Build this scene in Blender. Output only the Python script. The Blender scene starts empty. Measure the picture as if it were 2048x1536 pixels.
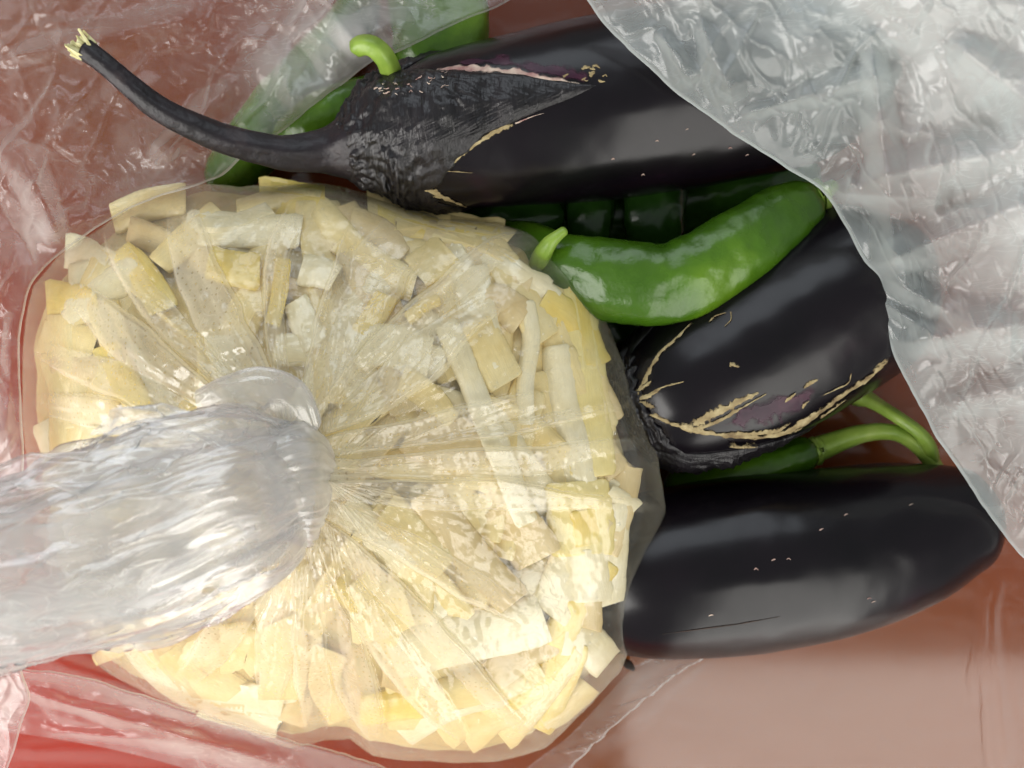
import bpy, bmesh, math
import numpy as np
from mathutils import Vector
from mathutils.bvhtree import BVHTree

# ------------------------------------------------------------------ camera, world, lamps, exposure
CAM_Z, TAN = 0.40, 0.486                       # camera height over the table, tangent of half the horizontal field
S = bpy.context.scene
COL = S.collection
cam_d = bpy.data.cameras.new('camera'); cam = bpy.data.objects.new('camera', cam_d); COL.objects.link(cam)
cam.location = (0, 0, CAM_Z); cam.rotation_euler = (0, 0, 0)
cam_d.sensor_width = 36; cam_d.lens = 18 / TAN; cam_d.clip_start = 0.01; cam_d.clip_end = 50
cam_d.dof.use_dof = True; cam_d.dof.focus_distance = 0.328; cam_d.dof.aperture_fstop = 9.0
S.camera = cam

W = bpy.data.worlds.new('World'); S.world = W; W.use_nodes = True
bg = W.node_tree.nodes['Background']; bg.inputs[0].default_value = (0.80, 0.84, 0.86, 1); bg.inputs[1].default_value = 0.29

def lamp(name, loc, target, sx, sy, power, col):
    d = bpy.data.lights.new(name, 'AREA'); d.shape = 'RECTANGLE'; d.size = sx; d.size_y = sy; d.energy = power; d.color = col
    o = bpy.data.objects.new(name, d); COL.objects.link(o); o.location = loc
    o.rotation_euler = (Vector(target) - Vector(loc)).to_track_quat('-Z', 'Y').to_euler()
    return o
lamp('window_light', (0.56, -0.95, 0.68), (0.56, 0.10, 0.0), 0.76, 1.75, 12, (1.0, 0.97, 0.91))
lamp('side_fill', (-1.25, -0.75, 0.75), (0, 0, 0), 1.1, 1.1, 23, (1.0, 0.97, 0.93))  # added fill lamp on the left, no such source known
lamp('door_light', (-0.25, 1.25, 1.0), (0, 0.1, 0), 1.3, 0.9, 6.5, (0.86, 0.93, 1.0))

S.view_settings.view_transform = 'Standard'; S.view_settings.look = 'None'
S.view_settings.gamma = 1; S.view_settings.exposure = 0.42
S.render.engine = 'CYCLES'
S.cycles.max_bounces = 4; S.cycles.transparent_max_bounces = 16; S.cycles.diffuse_bounces = 3
S.cycles.use_adaptive_sampling = True; S.cycles.adaptive_threshold = .05
S.cycles.glossy_bounces = 2; S.cycles.transmission_bounces = 4
S.cycles.use_denoising = True
S.cycles.caustics_reflective = False; S.cycles.caustics_refractive = False

# ------------------------------------------------------------------ helpers
rng = np.random.default_rng(11)
KPX = TAN / 1024

def P(x, y, z):
    """table-plan coordinates (2048 x 1536 layout units) at height z -> metres"""
    x, y, z = np.broadcast_arrays(np.asarray(x, float), np.asarray(y, float), np.asarray(z, float))
    k = KPX * (CAM_Z - z)
    return np.stack([(x - 1024) * k, (768 - y) * k, z], -1)

def rp(px, z): return px * KPX * (CAM_Z - z)

def _h(ix, iy, iz, seed):
    n = (ix * 374761393 + iy * 668265263 + iz * 2147483647 + seed * 1274126177) & 0xffffffff
    n = ((n ^ (n >> 13)) * 1274126177) & 0xffffffff
    n = ((n ^ (n >> 16)) * 2246822519) & 0xffffffff
    return ((n ^ (n >> 15)) & 0xffff) / 32767.5 - 1

def noise(x, y, z=0.0, seed=0):
    x, y, z = np.broadcast_arrays(np.asarray(x, float), np.asarray(y, float), np.asarray(z, float))
    x, y, z = x + .37, y + .61, z + .43
    fx, fy, fz = np.floor(x), np.floor(y), np.floor(z)
    ix, iy, iz = fx.astype(np.int64), fy.astype(np.int64), fz.astype(np.int64)
    a, b, c = x - fx, y - fy, z - fz
    u, v, w = [t * t * t * (t * (t * 6 - 15) + 10) for t in (a, b, c)]
    r = 0
    for i in (0, 1):
        for j in (0, 1):
            for k in (0, 1):
                g = (_h(ix + i, iy + j, iz + k, seed) * (a - i) + _h(ix + i, iy + j, iz + k, seed + 101) * (b - j) + _h(ix + i, iy + j, iz + k, seed + 211) * (c - k))
                r = r + g * (u if i else 1 - u) * (v if j else 1 - v) * (w if k else 1 - w)
    return r * 1.5

def fbm(x, y, z=0.0, seed=0, oct=4, gain=.5):
    r, a, f = 0, 1, 1
    for o in range(oct):
        r = r + a * noise(np.asarray(x) * f, np.asarray(y) * f, np.asarray(z) * f, seed + o * 17); a *= gain; f *= 2.03
    return r

def crumple(x, y, size, seed, aniso=1.0, ang=0.0, warp=.5):
    """crumpled sheet relief, about 0..1: facets that meet in sharp creases (distance F2-F1 to scattered points)"""
    x = np.asarray(x, float) / size; y = np.asarray(y, float) / size
    x, y = x + warp * fbm(x * .7, y * .7, 0, seed + 3, 3), y + warp * fbm(x * .7, y * .7, 5, seed + 9, 3)
    c, s = math.cos(ang), math.sin(ang)
    x, y = (c * x + s * y) / aniso, -s * x + c * y
    fx, fy = np.floor(x).astype(np.int64), np.floor(y).astype(np.int64)
    d1 = np.full(x.shape, 9.); d2 = np.full(x.shape, 9.)
    for i in (-1, 0, 1):
        for j in (-1, 0, 1):
            cx, cy = fx + i, fy + j
            d = np.hypot(cx + .5 + .5 * _h(cx, cy, cx * 0, seed) - x, cy + .5 + .5 * _h(cx, cy, cx * 0, seed + 77) - y)
            d2 = np.where(d < d1, d1, np.minimum(d2, d)); d1 = np.minimum(d1, d)
    return d2 - d1

def crest(n, w=2.2, p=3):
    return np.clip(1 - w * np.abs(n), 0, 1) ** p

def ridges(x, y, lst):
    """hand-placed folds: (x0,y0,x1,y1,width,height)"""
    z = 0
    for x0, y0, x1, y1, w, h in lst:
        dx, dy = x1 - x0, y1 - y0; L = math.hypot(dx, dy)
        t = ((x - x0) * dx + (y - y0) * dy) / L / L
        d = np.abs((x - x0) * dy - (y - y0) * dx) / L + 10 * noise(x / 140, y / 140, 0, int(w + x0))
        tt = np.clip(t, 0, 1)
        env = np.clip(np.minimum(t, 1 - t) * 6 + .15, 0, 1)
        z = z + .8 * h * env * np.clip(1 - (np.abs(d) / (1.25 * w * (.5 + .8 * tt))) ** 1.4, 0, 1) ** 1.5
    return z

def sstep(a, b, t):
    t = np.clip((t - a) / (b - a), 0, 1); return t * t * (3 - 2 * t)

def mesh_obj(name, V, F, mat, parent=None, smooth=True, origin=None, fix=False):
    V = np.asarray(V, float)
    if origin is None: origin = np.array(parent.location) if parent is not None else np.zeros(3)
    me = bpy.data.meshes.new(name); me.from_pydata((V - origin).tolist(), [], F); me.update()
    if fix:
        bm = bmesh.new(); bm.from_mesh(me); bmesh.ops.recalc_face_normals(bm, faces=bm.faces[:]); bm.to_mesh(me); bm.free()
    me.polygons.foreach_set('use_smooth', [smooth] * len(me.polygons))
    me.materials.append(mat)
    o = bpy.data.objects.new(name, me); COL.objects.link(o)
    if parent is None: o.location = origin
    else:
        o.parent = parent
        if parent.type == 'MESH': pass
    return o

def grid_faces(n, m, cu=False, cv=False):
    F = []
    for i in range(n if cu else n - 1):
        a = (i % n) * m; b = ((i + 1) % n) * m
        for j in range(m if cv else m - 1):
            k = (j + 1) % m
            F.append((a + j, a + k, b + k, b + j))
    return F

def grid_obj(name, V, mat, parent=None, cu=False, cv=False, layers=None, **kw):
    n, m = V.shape[:2]
    o = mesh_obj(name, V.reshape(-1, 3), grid_faces(n, m, cu, cv), mat, parent, **kw)
    if layers is not None:
        at = o.data.attributes.new('layers', 'FLOAT', 'POINT'); at.data.foreach_set('value', np.ascontiguousarray(layers, np.float32).ravel())
    return o

def thing(name, label, cat, loc=(0, 0, 0), group=None):
    o = bpy.data.objects.new(name, None); COL.objects.link(o); o.location = loc; o.empty_display_size = .02
    return tag(o, label, cat, group)

def tag(o, label, cat, group=None):
    o['label'] = label; o['category'] = cat
    if group: o['group'] = group
    return o

def catmull(pts, n):
    p = np.asarray(pts, float); m = len(p)
    q = np.vstack([2 * p[0] - p[1], p, 2 * p[-1] - p[-2]])
    dense = []
    for i in range(m - 1):
        t = np.linspace(0, 1, 40, endpoint=False)[:, None]
        a, b, c, d = q[i:i + 4]
        dense.append(.5 * (2 * b + (c - a) * t + (2 * a - 5 * b + 4 * c - d) * t ** 2 + (3 * b - a - 3 * c + d) * t ** 3))
    dense = np.vstack(dense + [p[-1:]])
    s = np.r_[0, np.cumsum(np.linalg.norm(np.diff(dense[:, :3], axis=0), axis=1))]
    si = np.linspace(0, s[-1], n)
    return np.stack([np.interp(si, s, dense[:, k]) for k in range(p.shape[1])], 1), si

class Tube:
    """a swept body; pts = (x, y, z, radius) in layout units"""
    def __init__(self, pts, n=90, m=48, cap0=0, cap1=0, ref=(0, 0, 1), flat=1.0):
        c = []
        for x, y, z, r in pts:
            w = P(x, y, z); c.append([*w, rp(r, z)])
        self.c, self.s = catmull(c, n)
        self.pos = self.c[:, :3]; self.r = np.maximum(self.c[:, 3], 1e-4)
        L = self.s[-1]
        if cap0: self.r = self.r * np.sqrt(np.clip(1 - np.clip(1 - self.s / cap0, 0, 1) ** 2, 1e-4, 1))
        if cap1: self.r = self.r * np.sqrt(np.clip(1 - np.clip(1 - (L - self.s) / cap1, 0, 1) ** 2, 1e-4, 1))
        T = np.gradient(self.pos, axis=0); self.T = T / np.linalg.norm(T, axis=1)[:, None]
        ref = np.asarray(ref, float)
        U = ref - (self.T @ ref)[:, None] * self.T; self.U = U / np.linalg.norm(U, axis=1)[:, None]
        self.S = np.cross(self.T, self.U)
        self.th = np.linspace(0, 2 * math.pi, m, endpoint=False); self.m = m; self.flat = flat
    def at(self, s, th, extra=0.0, scale=None):
        f = lambda A: np.stack([np.interp(s, self.s, A[:, k]) for k in range(3)], -1)
        r = np.interp(s, self.s, self.r)
        if scale is not None: r = r * scale(s, th)
        r = r + extra
        return f(self.pos) + r[..., None] * (np.cos(th)[..., None] * f(self.U) * self.flat + np.sin(th)[..., None] * f(self.S))
    def grid(self, fn=None, extra=0.0):
        s, th = np.meshgrid(self.s, self.th, indexing='ij')
        return self.at(s, th, extra, fn)
    def build(self, name, mat, parent, fn=None, extra=0.0, caps=True):
        V = self.grid(fn, extra); n, m = V.shape[:2]
        F = grid_faces(n, m, False, True)
        V = V.reshape(-1, 3)
        if caps:
            F += [tuple(range(m))[::-1], tuple(range((n - 1) * m, n * m))]
        F = [f[::-1] for f in F]
        return mesh_obj(name, V, F, mat, parent, fix=caps)

# ------------------------------------------------------------------ materials
def new_mat(name):
    m = bpy.data.materials.new(name); m.use_nodes = True
    nt = m.node_tree; nt.nodes.clear()
    def N(t, **kw):
        n = nt.nodes.new(t)
        for k, v in kw.items():
            if k in n.inputs.keys() if isinstance(k, str) else False: n.inputs[k].default_value = v
            else: setattr(n, k, v)
        return n
    def L(a, b): nt.links.new(a, b)
    out = N('ShaderNodeOutputMaterial')
    return m, nt, N, L, out

def ramp(N, L, src, stops):
    r = N('ShaderNodeValToRGB'); e = r.color_ramp.elements
    while len(e) < len(stops): e.new(.5)
    for k, (p, c) in zip(e, stops): k.position = p; k.color = (*c, 1) if len(c) == 3 else c
    L(src, r.inputs[0]); return r.outputs[0]

def math_n(N, L, op, a, b=None, clamp=False):
    n = N('ShaderNodeMath'); n.operation = op; n.use_clamp = clamp
    for i, v in enumerate((a, b)):
        if v is None: continue
        if hasattr(v, 'is_linked'): L(v, n.inputs[i])
        else: n.inputs[i].default_value = v
    return n.outputs[0]

def organic(name, stops, nscale, rough=.35, bump=.2, bscale=300, bdist=.0005, sss=0, sssr=(.01, .005, .002), coat=0, detail=5,
            stretch=(1, 1, 1), spec=.5, stops2=None, scale2=900, voro=0, vscale=400, rvar=0.0):
    m, nt, N, L, out = new_mat(name)
    tc = N('ShaderNodeTexCoord'); mp = N('ShaderNodeMapping'); mp.inputs['Scale'].default_value = stretch
    L(tc.outputs['Object'], mp.inputs[0])
    n1 = N('ShaderNodeTexNoise'); n1.inputs['Scale'].default_value = nscale; n1.inputs['Detail'].default_value = detail; L(mp.outputs[0], n1.inputs[0])
    col = ramp(N, L, n1.outputs[0], stops)
    if stops2:
        n3 = N('ShaderNodeTexNoise'); n3.inputs['Scale'].default_value = scale2; n3.inputs['Detail'].default_value = 3; L(mp.outputs[0], n3.inputs[0])
        c2 = ramp(N, L, n3.outputs[0], stops2)
        mx = N('ShaderNodeMix'); mx.data_type = 'RGBA'; mx.blend_type = 'MULTIPLY'; mx.inputs[0].default_value = 1
        L(col, mx.inputs[6]); L(c2, mx.inputs[7]); col = mx.outputs[2]
    b = N('ShaderNodeBsdfPrincipled'); L(col, b.inputs['Base Color'])
    b.inputs['Roughness'].default_value = rough; b.inputs['Specular IOR Level'].default_value = spec
    if rvar:
        n4 = N('ShaderNodeTexNoise'); n4.inputs['Scale'].default_value = 45; n4.inputs['Detail'].default_value = 6; L(tc.outputs['Object'], n4.inputs[0])
        L(math_n(N, L, 'ADD', math_n(N, L, 'MULTIPLY', n4.outputs[0], rvar), rough - rvar * .5), b.inputs['Roughness'])
    if sss:
        b.inputs['Subsurface Weight'].default_value = sss; b.inputs['Subsurface Radius'].default_value = sssr; b.inputs['Subsurface Scale'].default_value = 1
    if coat: b.inputs['Coat Weight'].default_value = coat; b.inputs['Coat Roughness'].default_value = .12
    n2 = N('ShaderNodeTexNoise'); n2.inputs['Scale'].default_value = bscale; n2.inputs['Detail'].default_value = 6; L(mp.outputs[0], n2.inputs[0])
    h = n2.outputs[0]
    if voro:
        v = N('ShaderNodeTexVoronoi'); v.inputs['Scale'].default_value = vscale; L(mp.outputs[0], v.inputs[0])
        h = math_n(N, L, 'ADD', h, math_n(N, L, 'MULTIPLY', v.outputs[0], voro))
    bp = N('ShaderNodeBump'); bp.inputs['Strength'].default_value = bump; bp.inputs['Distance'].default_value = bdist
    L(h, bp.inputs['Height']); L(bp.outputs[0], b.inputs['Normal'])
    L(b.outputs[0], out.inputs[0])
    return m

def broken(m, cover, scale):
    '''lets the skin show through in specks: a thin crust that is not closed'''
    nt = m.node_tree; N = nt.nodes.new; L = nt.links.new
    out = [n for n in nt.nodes if n.type == 'OUTPUT_MATERIAL'][0]; src = out.inputs[0].links[0].from_socket
    tc = N('ShaderNodeTexCoord'); n = N('ShaderNodeTexNoise'); n.inputs['Scale'].default_value = scale; n.inputs['Detail'].default_value = 5; L(tc.outputs['Object'], n.inputs[0])
    at = N('ShaderNodeAttribute'); at.attribute_name = 'mid'
    a = N('ShaderNodeMath'); a.operation = 'MULTIPLY_ADD'; a.inputs[1].default_value = .40; L(at.outputs['Fac'], a.inputs[0]); L(n.outputs[0], a.inputs[2])
    r = N('ShaderNodeMapRange'); r.inputs[1].default_value = 1 - cover - .08; r.inputs[2].default_value = 1 - cover + .08; L(a.outputs[0], r.inputs[0])
    t = N('ShaderNodeBsdfTransparent'); mx = N('ShaderNodeMixShader'); L(r.outputs[0], mx.inputs[0]); L(t.outputs[0], mx.inputs[1]); L(src, mx.inputs[2]); L(mx.outputs[0], out.inputs[0])
    return m

def fibre(m):
    '''fine lengthwise fibres along each strip, from its UV map'''
    nt = m.node_tree; N = nt.nodes.new; L = nt.links.new
    b = [n for n in nt.nodes if n.type == 'BSDF_PRINCIPLED'][0]; src = b.inputs['Base Color'].links[0].from_socket
    uv = N('ShaderNodeUVMap'); mp = N('ShaderNodeMapping'); mp.inputs['Scale'].default_value = (3, 26, 1); L(uv.outputs[0], mp.inputs[0])
    n = N('ShaderNodeTexNoise'); n.inputs['Scale'].default_value = 1; n.inputs['Detail'].default_value = 5; n.inputs['Distortion'].default_value = .6; L(mp.outputs[0], n.inputs[0])
    r = N('ShaderNodeMapRange'); r.inputs[1].default_value = .3; r.inputs[2].default_value = .7; r.inputs[3].default_value = .93; r.inputs[4].default_value = 1.02; L(n.outputs[0], r.inputs[0])
    mx = N('ShaderNodeMix'); mx.data_type = 'RGBA'; mx.blend_type = 'MULTIPLY'; mx.inputs[0].default_value = 1; L(src, mx.inputs[6]); L(r.outputs[0], mx.inputs[7]); L(mx.outputs[2], b.inputs['Base Color'])
    bp = N('ShaderNodeBump'); bp.inputs['Strength'].default_value = .25; bp.inputs['Distance'].default_value = .0005; L(n.outputs[0], bp.inputs['Height']); L(b.inputs['Normal'].links[0].from_socket, bp.inputs['Normal']); L(bp.outputs[0], b.inputs['Normal'])
for_strips = ('straw', 'cream', 'pale', 'yellow', 'tan')

def film(name, haze, col=(.86, .90, .89), rough=.30, cr=.25, cscale=60, dist=.0012, dots=0.0, hvar=.6, edge=.40, stretch=(1, 3, 1), rot=0.0, gloss=1.0, lines=.25, back=.4):
    """thin polythene: clear film that scatters a little, shines softly and carries fine hair creases"""
    m, nt, N, L, out = new_mat(name)
    tc = N('ShaderNodeTexCoord'); mp = N('ShaderNodeMapping'); mp.inputs['Rotation'].default_value = (0, 0, rot); mp.inputs['Scale'].default_value = stretch
    L(tc.outputs['Object'], mp.inputs[0])
    n1 = N('ShaderNodeTexNoise'); n1.inputs['Scale'].default_value = cscale; n1.inputs['Detail'].default_value = 2; n1.inputs['Distortion'].default_value = .6; L(mp.outputs[0], n1.inputs[0])
    n2 = N('ShaderNodeTexNoise'); n2.inputs['Scale'].default_value = cscale * 2.2; n2.inputs['Detail'].default_value = 2; n2.inputs['Distortion'].default_value = 1.0; L(mp.outputs[0], n2.inputs[0])
    ab = math_n(N, L, 'ABSOLUTE', math_n(N, L, 'SUBTRACT', n2.outputs[0], .5))
    ln = ramp(N, L, ab, [(0, (1, 1, 1)), (.035, (0, 0, 0))])
    hn = N('ShaderNodeTexNoise'); hn.inputs['Scale'].default_value = 22; hn.inputs['Detail'].default_value = 3; hn.inputs['Roughness'].default_value = .6; L(tc.outputs['Object'], hn.inputs[0])
    msk = ramp(N, L, hn.outputs[0], [(.42, (0, 0, 0)), (.62, (1, 1, 1))])
    ln = math_n(N, L, 'MULTIPLY', ln, msk)
    h = math_n(N, L, 'ADD', n1.outputs[0], math_n(N, L, 'MULTIPLY', ln, .25))
    if dots:
        vd = N('ShaderNodeTexVoronoi'); vd.inputs['Scale'].default_value = 540; vd.inputs['Randomness'].default_value = .22; L(tc.outputs['Object'], vd.inputs[0])
        dd = ramp(N, L, vd.outputs[0], [(.10, (0, 0, 0)), (.30, (1, 1, 1))])
        h = math_n(N, L, 'ADD', h, math_n(N, L, 'MULTIPLY', dd, dots))
    bp = N('ShaderNodeBump'); bp.inputs['Strength'].default_value = cr; bp.inputs['Distance'].default_value = dist; L(h, bp.inputs['Height'])
    hz = math_n(N, L, 'MULTIPLY', math_n(N, L, 'ADD', math_n(N, L, 'MULTIPLY', math_n(N, L, 'SUBTRACT', math_n(N, L, 'ADD', hn.outputs[0], n1.outputs[0]), 1.0), hvar * 2), 1.0), haze, True)
    hz = math_n(N, L, 'ADD', hz, math_n(N, L, 'MULTIPLY', ln, lines), True)
    at = N('ShaderNodeAttribute'); at.attribute_name = 'layers'          # extra thickness where the film is doubled
    la = at.outputs['Fac']
    if dots: la = math_n(N, L, 'MULTIPLY', la, math_n(N, L, 'ADD', math_n(N, L, 'MULTIPLY', dd, .75), .35))
    hz = math_n(N, L, 'ADD', hz, la, True)
    lw = N('ShaderNodeLayerWeight'); lw.inputs[0].default_value = .5
    hz = math_n(N, L, 'ADD', hz, math_n(N, L, 'MULTIPLY', math_n(N, L, 'POWER', lw.outputs['Facing'], 2.0), edge), True)
    tr = N('ShaderNodeBsdfTransparent'); tr.inputs[0].default_value = (.98, .98, .975, 1)
    df = N('ShaderNodeBsdfDiffuse'); df.inputs[0].default_value = (*col, 1); L(bp.outputs[0], df.inputs['Normal'])
    tl = N('ShaderNodeBsdfTranslucent'); tl.inputs[0].default_value = (*col, 1); L(bp.outputs[0], tl.inputs['Normal'])
    ms = N('ShaderNodeMixShader'); ms.inputs[0].default_value = back; L(df.outputs[0], ms.inputs[1]); L(tl.outputs[0], ms.inputs[2])
    m1 = N('ShaderNodeMixShader'); L(hz, m1.inputs[0]); L(tr.outputs[0], m1.inputs[1]); L(ms.outputs[0], m1.inputs[2])
    gl = N('ShaderNodeBsdfGlossy'); gl.inputs[0].default_value = (1, 1, 1, 1); gl.inputs['Roughness'].default_value = rough; L(bp.outputs[0], gl.inputs['Normal'])
    fr = math_n(N, L, 'ADD', math_n(N, L, 'MULTIPLY', math_n(N, L, 'POWER', lw.outputs['Facing'], 5.0), .6), .075)   # both faces of the film
    fg = math_n(N, L, 'MULTIPLY', fr, gloss, True)
    m2 = N('ShaderNodeMixShader'); L(fg, m2.inputs[0]); L(m1.outputs[0], m2.inputs[1]); L(gl.outputs[0], m2.inputs[2])
    L(m2.outputs[0], out.inputs[0])
    return m

M = {}
M['table'] = organic('table_paint', [(.40, (.21, .036, .009)), (.5, (.20, .043, .008)), (.60, (.19, .049, .007))], 2.2, rough=.09, bump=.03, bscale=60, detail=3, spec=.78)
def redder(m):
    '''base colour turns from brown to red towards the lower left'''
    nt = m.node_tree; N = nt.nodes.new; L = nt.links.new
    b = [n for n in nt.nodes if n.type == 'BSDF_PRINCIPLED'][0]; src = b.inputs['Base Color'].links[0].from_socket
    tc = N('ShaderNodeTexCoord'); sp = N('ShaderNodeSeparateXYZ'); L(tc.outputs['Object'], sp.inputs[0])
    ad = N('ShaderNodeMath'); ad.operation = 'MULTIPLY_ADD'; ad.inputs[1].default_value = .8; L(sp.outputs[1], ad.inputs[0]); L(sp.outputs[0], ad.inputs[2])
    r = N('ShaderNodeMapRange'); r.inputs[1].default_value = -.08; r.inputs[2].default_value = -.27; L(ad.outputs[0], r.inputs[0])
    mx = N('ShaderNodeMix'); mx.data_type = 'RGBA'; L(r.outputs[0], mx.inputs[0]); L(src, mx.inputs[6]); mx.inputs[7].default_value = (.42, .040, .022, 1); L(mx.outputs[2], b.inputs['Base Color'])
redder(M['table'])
M['egg'] = organic('eggplant_skin', [(.35, (.0030, .0022, .0034)), (.6, (.0055, .0034, .0055)), (.75, (.018, .006, .013))], 30, rough=.24, bump=.06, bscale=120, bdist=.0008, spec=.34, rvar=.12)
M['calyx'] = organic('calyx_skin', [(.3, (.004, .0035, .004)), (.6, (.009, .007, .009)), (.85, (.035, .027, .025))], 70, rough=.36, bump=.7, bscale=260, bdist=.0016, stretch=(1.6, .45, .45), spec=.5)
M['stem'] = organic('eggplant_stem', [(.3, (.005, .004, .005)), (.62, (.013, .009, .012)), (.8, (.045, .032, .032))], 90, rough=.45, bump=.6, bscale=260, bdist=.001, spec=.4)
M['cut'] = organic('cut_stem_fibre', [(.3, (.55, .50, .20)), (.6, (.72, .68, .38)), (.8, (.80, .78, .55))], 500, rough=.7, bump=.5, bscale=900)
M['scar'] = organic('corky_scar', [(.3, (.15, .10, .045)), (.5, (.30, .23, .11)), (.75, (.48, .40, .22))], 250, rough=.75, bump=.8, bscale=900, bdist=.0006)
M['palescar'] = organic('pale_scar', [(.3, (.30, .14, .13)), (.55, (.55, .42, .34)), (.75, (.70, .60, .48))], 260, rough=.6, bump=.5, bscale=700)
M['purple'] = organic('unripe_purple_skin', [(.3, (.022, .008, .018)), (.55, (.045, .014, .028)), (.8, (.09, .028, .045))], 140, rough=.28, bump=.2, bscale=400, spec=.22)
broken(M['scar'], .38, 420); broken(M['palescar'], .38, 300); broken(M['purple'], .33, 160)
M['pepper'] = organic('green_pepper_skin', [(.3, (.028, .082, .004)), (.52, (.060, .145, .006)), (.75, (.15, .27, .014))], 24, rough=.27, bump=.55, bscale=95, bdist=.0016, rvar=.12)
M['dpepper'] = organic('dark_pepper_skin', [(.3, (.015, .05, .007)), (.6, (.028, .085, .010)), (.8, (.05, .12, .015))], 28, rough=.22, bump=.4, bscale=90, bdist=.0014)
M['pstem'] = organic('pepper_stem', [(.3, (.16, .27, .03)), (.6, (.27, .40, .06)), (.8, (.38, .48, .12))], 120, rough=.4, bump=.4, bscale=300, stretch=(1, 1, 1))
CRE = dict(rough=.24, bump=.25, bscale=330, bdist=.0007, stops2=[(.3, (.96, .94, .88)), (.7, (1, 1, 1))], scale2=420)
M['cream'] = organic('shoot_cream', [(.3, (.79, .62, .26)), (.55, (.84, .70, .35)), (.8, (.87, .77, .46))], 60, **CRE)
M['pale'] = organic('shoot_pale', [(.3, (.82, .72, .44)), (.55, (.86, .78, .53)), (.8, (.88, .83, .64))], 60, **CRE)
M['yellow'] = organic('shoot_yellow', [(.3, (.78, .56, .11)), (.55, (.83, .66, .20)), (.8, (.85, .73, .36))], 60, **CRE)
M['straw'] = organic('shoot_straw', [(.3, (.80, .65, .24)), (.55, (.85, .72, .31)), (.8, (.87, .77, .42))], 60, **CRE)
M['tan'] = organic('shoot_tan', [(.3, (.66, .50, .23)), (.55, (.74, .59, .31)), (.8, (.79, .67, .40))], 60, **CRE)
for k_ in for_strips: fibre(M[k_])
M['murk'] = organic('cloudy_brine', [(.3, (.46, .34, .13)), (.5, (.64, .50, .21)), (.7, (.78, .66, .34))], 60, rough=.35, bump=.3, bscale=90, bdist=.002, detail=4)
M['speck'] = organic('dry_speck', [(.3, (.012, .008, .006)), (.7, (.05, .025, .015))], 300, rough=.8, bump=.5)

# ------------------------------------------------------------------ the table
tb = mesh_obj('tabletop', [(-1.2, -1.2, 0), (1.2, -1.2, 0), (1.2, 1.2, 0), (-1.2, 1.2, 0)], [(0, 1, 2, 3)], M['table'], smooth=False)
tb['kind'] = 'structure'

# ------------------------------------------------------------------ eggplants
def eggplant(label, pts, cap0, cap1, group='eggplants in the carrier bag', seed=0, n=110, m=72):
    t = Tube(pts, n, m, cap0, cap1)
    th0 = thing('eggplant', label, 'eggplant', tuple(P(pts[0][0], pts[0][1], 0)), group)
    fn = lambda s, th: 1 + .018 * fbm(s * 22, np.cos(th) * 1.2, np.sin(th) * 1.2, seed, 3) + .006 * fbm(s * 90, np.cos(th) * 3, np.sin(th) * 3, seed + 5, 2)
    body = t.build('body', M['egg'], th0, fn)
    return th0, t, fn, body

def bvh_of(o):
    me = o.data; off = Vector(o.location) + (Vector(o.parent.location) if o.parent else Vector())
    return BVHTree.FromPolygons([v.co + off for v in me.vertices], [tuple(p.vertices) for p in me.polygons])

def drop(b, x, y):
    d = Vector(P(x, y, 0)) - cam.location
    h = b.ray_cast(Vector(cam.location), d.normalized())
    return (h[0], h[1] if h[1].dot(d) < 0 else -h[1]) if h[0] is not None else (None, None)

def streak(name, b, pts, mat, parent, lift=.0005, jag=.5, seed=0, sub=60, wid=.75):
    """a corky streak lying on a skin: pts = (x, y, half width)"""
    c, _ = catmull([[x, y, 0, w] for x, y, w in pts], sub)
    T = np.gradient(c[:, :2], axis=0); T /= np.linalg.norm(T, axis=1)[:, None] + 1e-9
    Nn = np.stack([-T[:, 1], T[:, 0]], 1)
    rows = []
    for i in range(sub):
        row = []
        for k, u in enumerate((-1, -.5, 0, .5, 1)):
            w = c[i, 3] * wid * (1 + jag * (noise(i * .33, (k > 2) * 3.1, seed * 1.7, 5) + .6 * noise(i * 1.1, (k > 2) * 3.1, seed * 1.7, 6)))
            q = c[i, :2] + Nn[i] * w * u
            h, nn = drop(b, *q)
            if h is None:
                row.append(None); continue
            row.append(np.array(h + nn * (lift * .6 * (1 - abs(u) ** 2) + .00015)))
        rows.append(row)
    V = []; idx = {}; F = []
    for i, r in enumerate(rows):
        for k, v in enumerate(r):
            if v is not None: idx[i, k] = len(V); V.append(v)
    for i in range(sub - 1):
        for k in range(4):
            q = [(i, k), (i, k + 1), (i + 1, k + 1), (i + 1, k)]
            if all(z in idx for z in q):
                F.append([idx[z] for z in q])
    if F:
        o = mesh_obj(name, V, F, mat, parent)
        at = o.data.attributes.new('mid', 'FLOAT', 'POINT')
        for (i, k), n in idx.items(): at.data[n].value = (1 - abs(k - 2) / 2) * min(1, min(i, sub - 1 - i) / (sub * .12))
        return o

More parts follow.
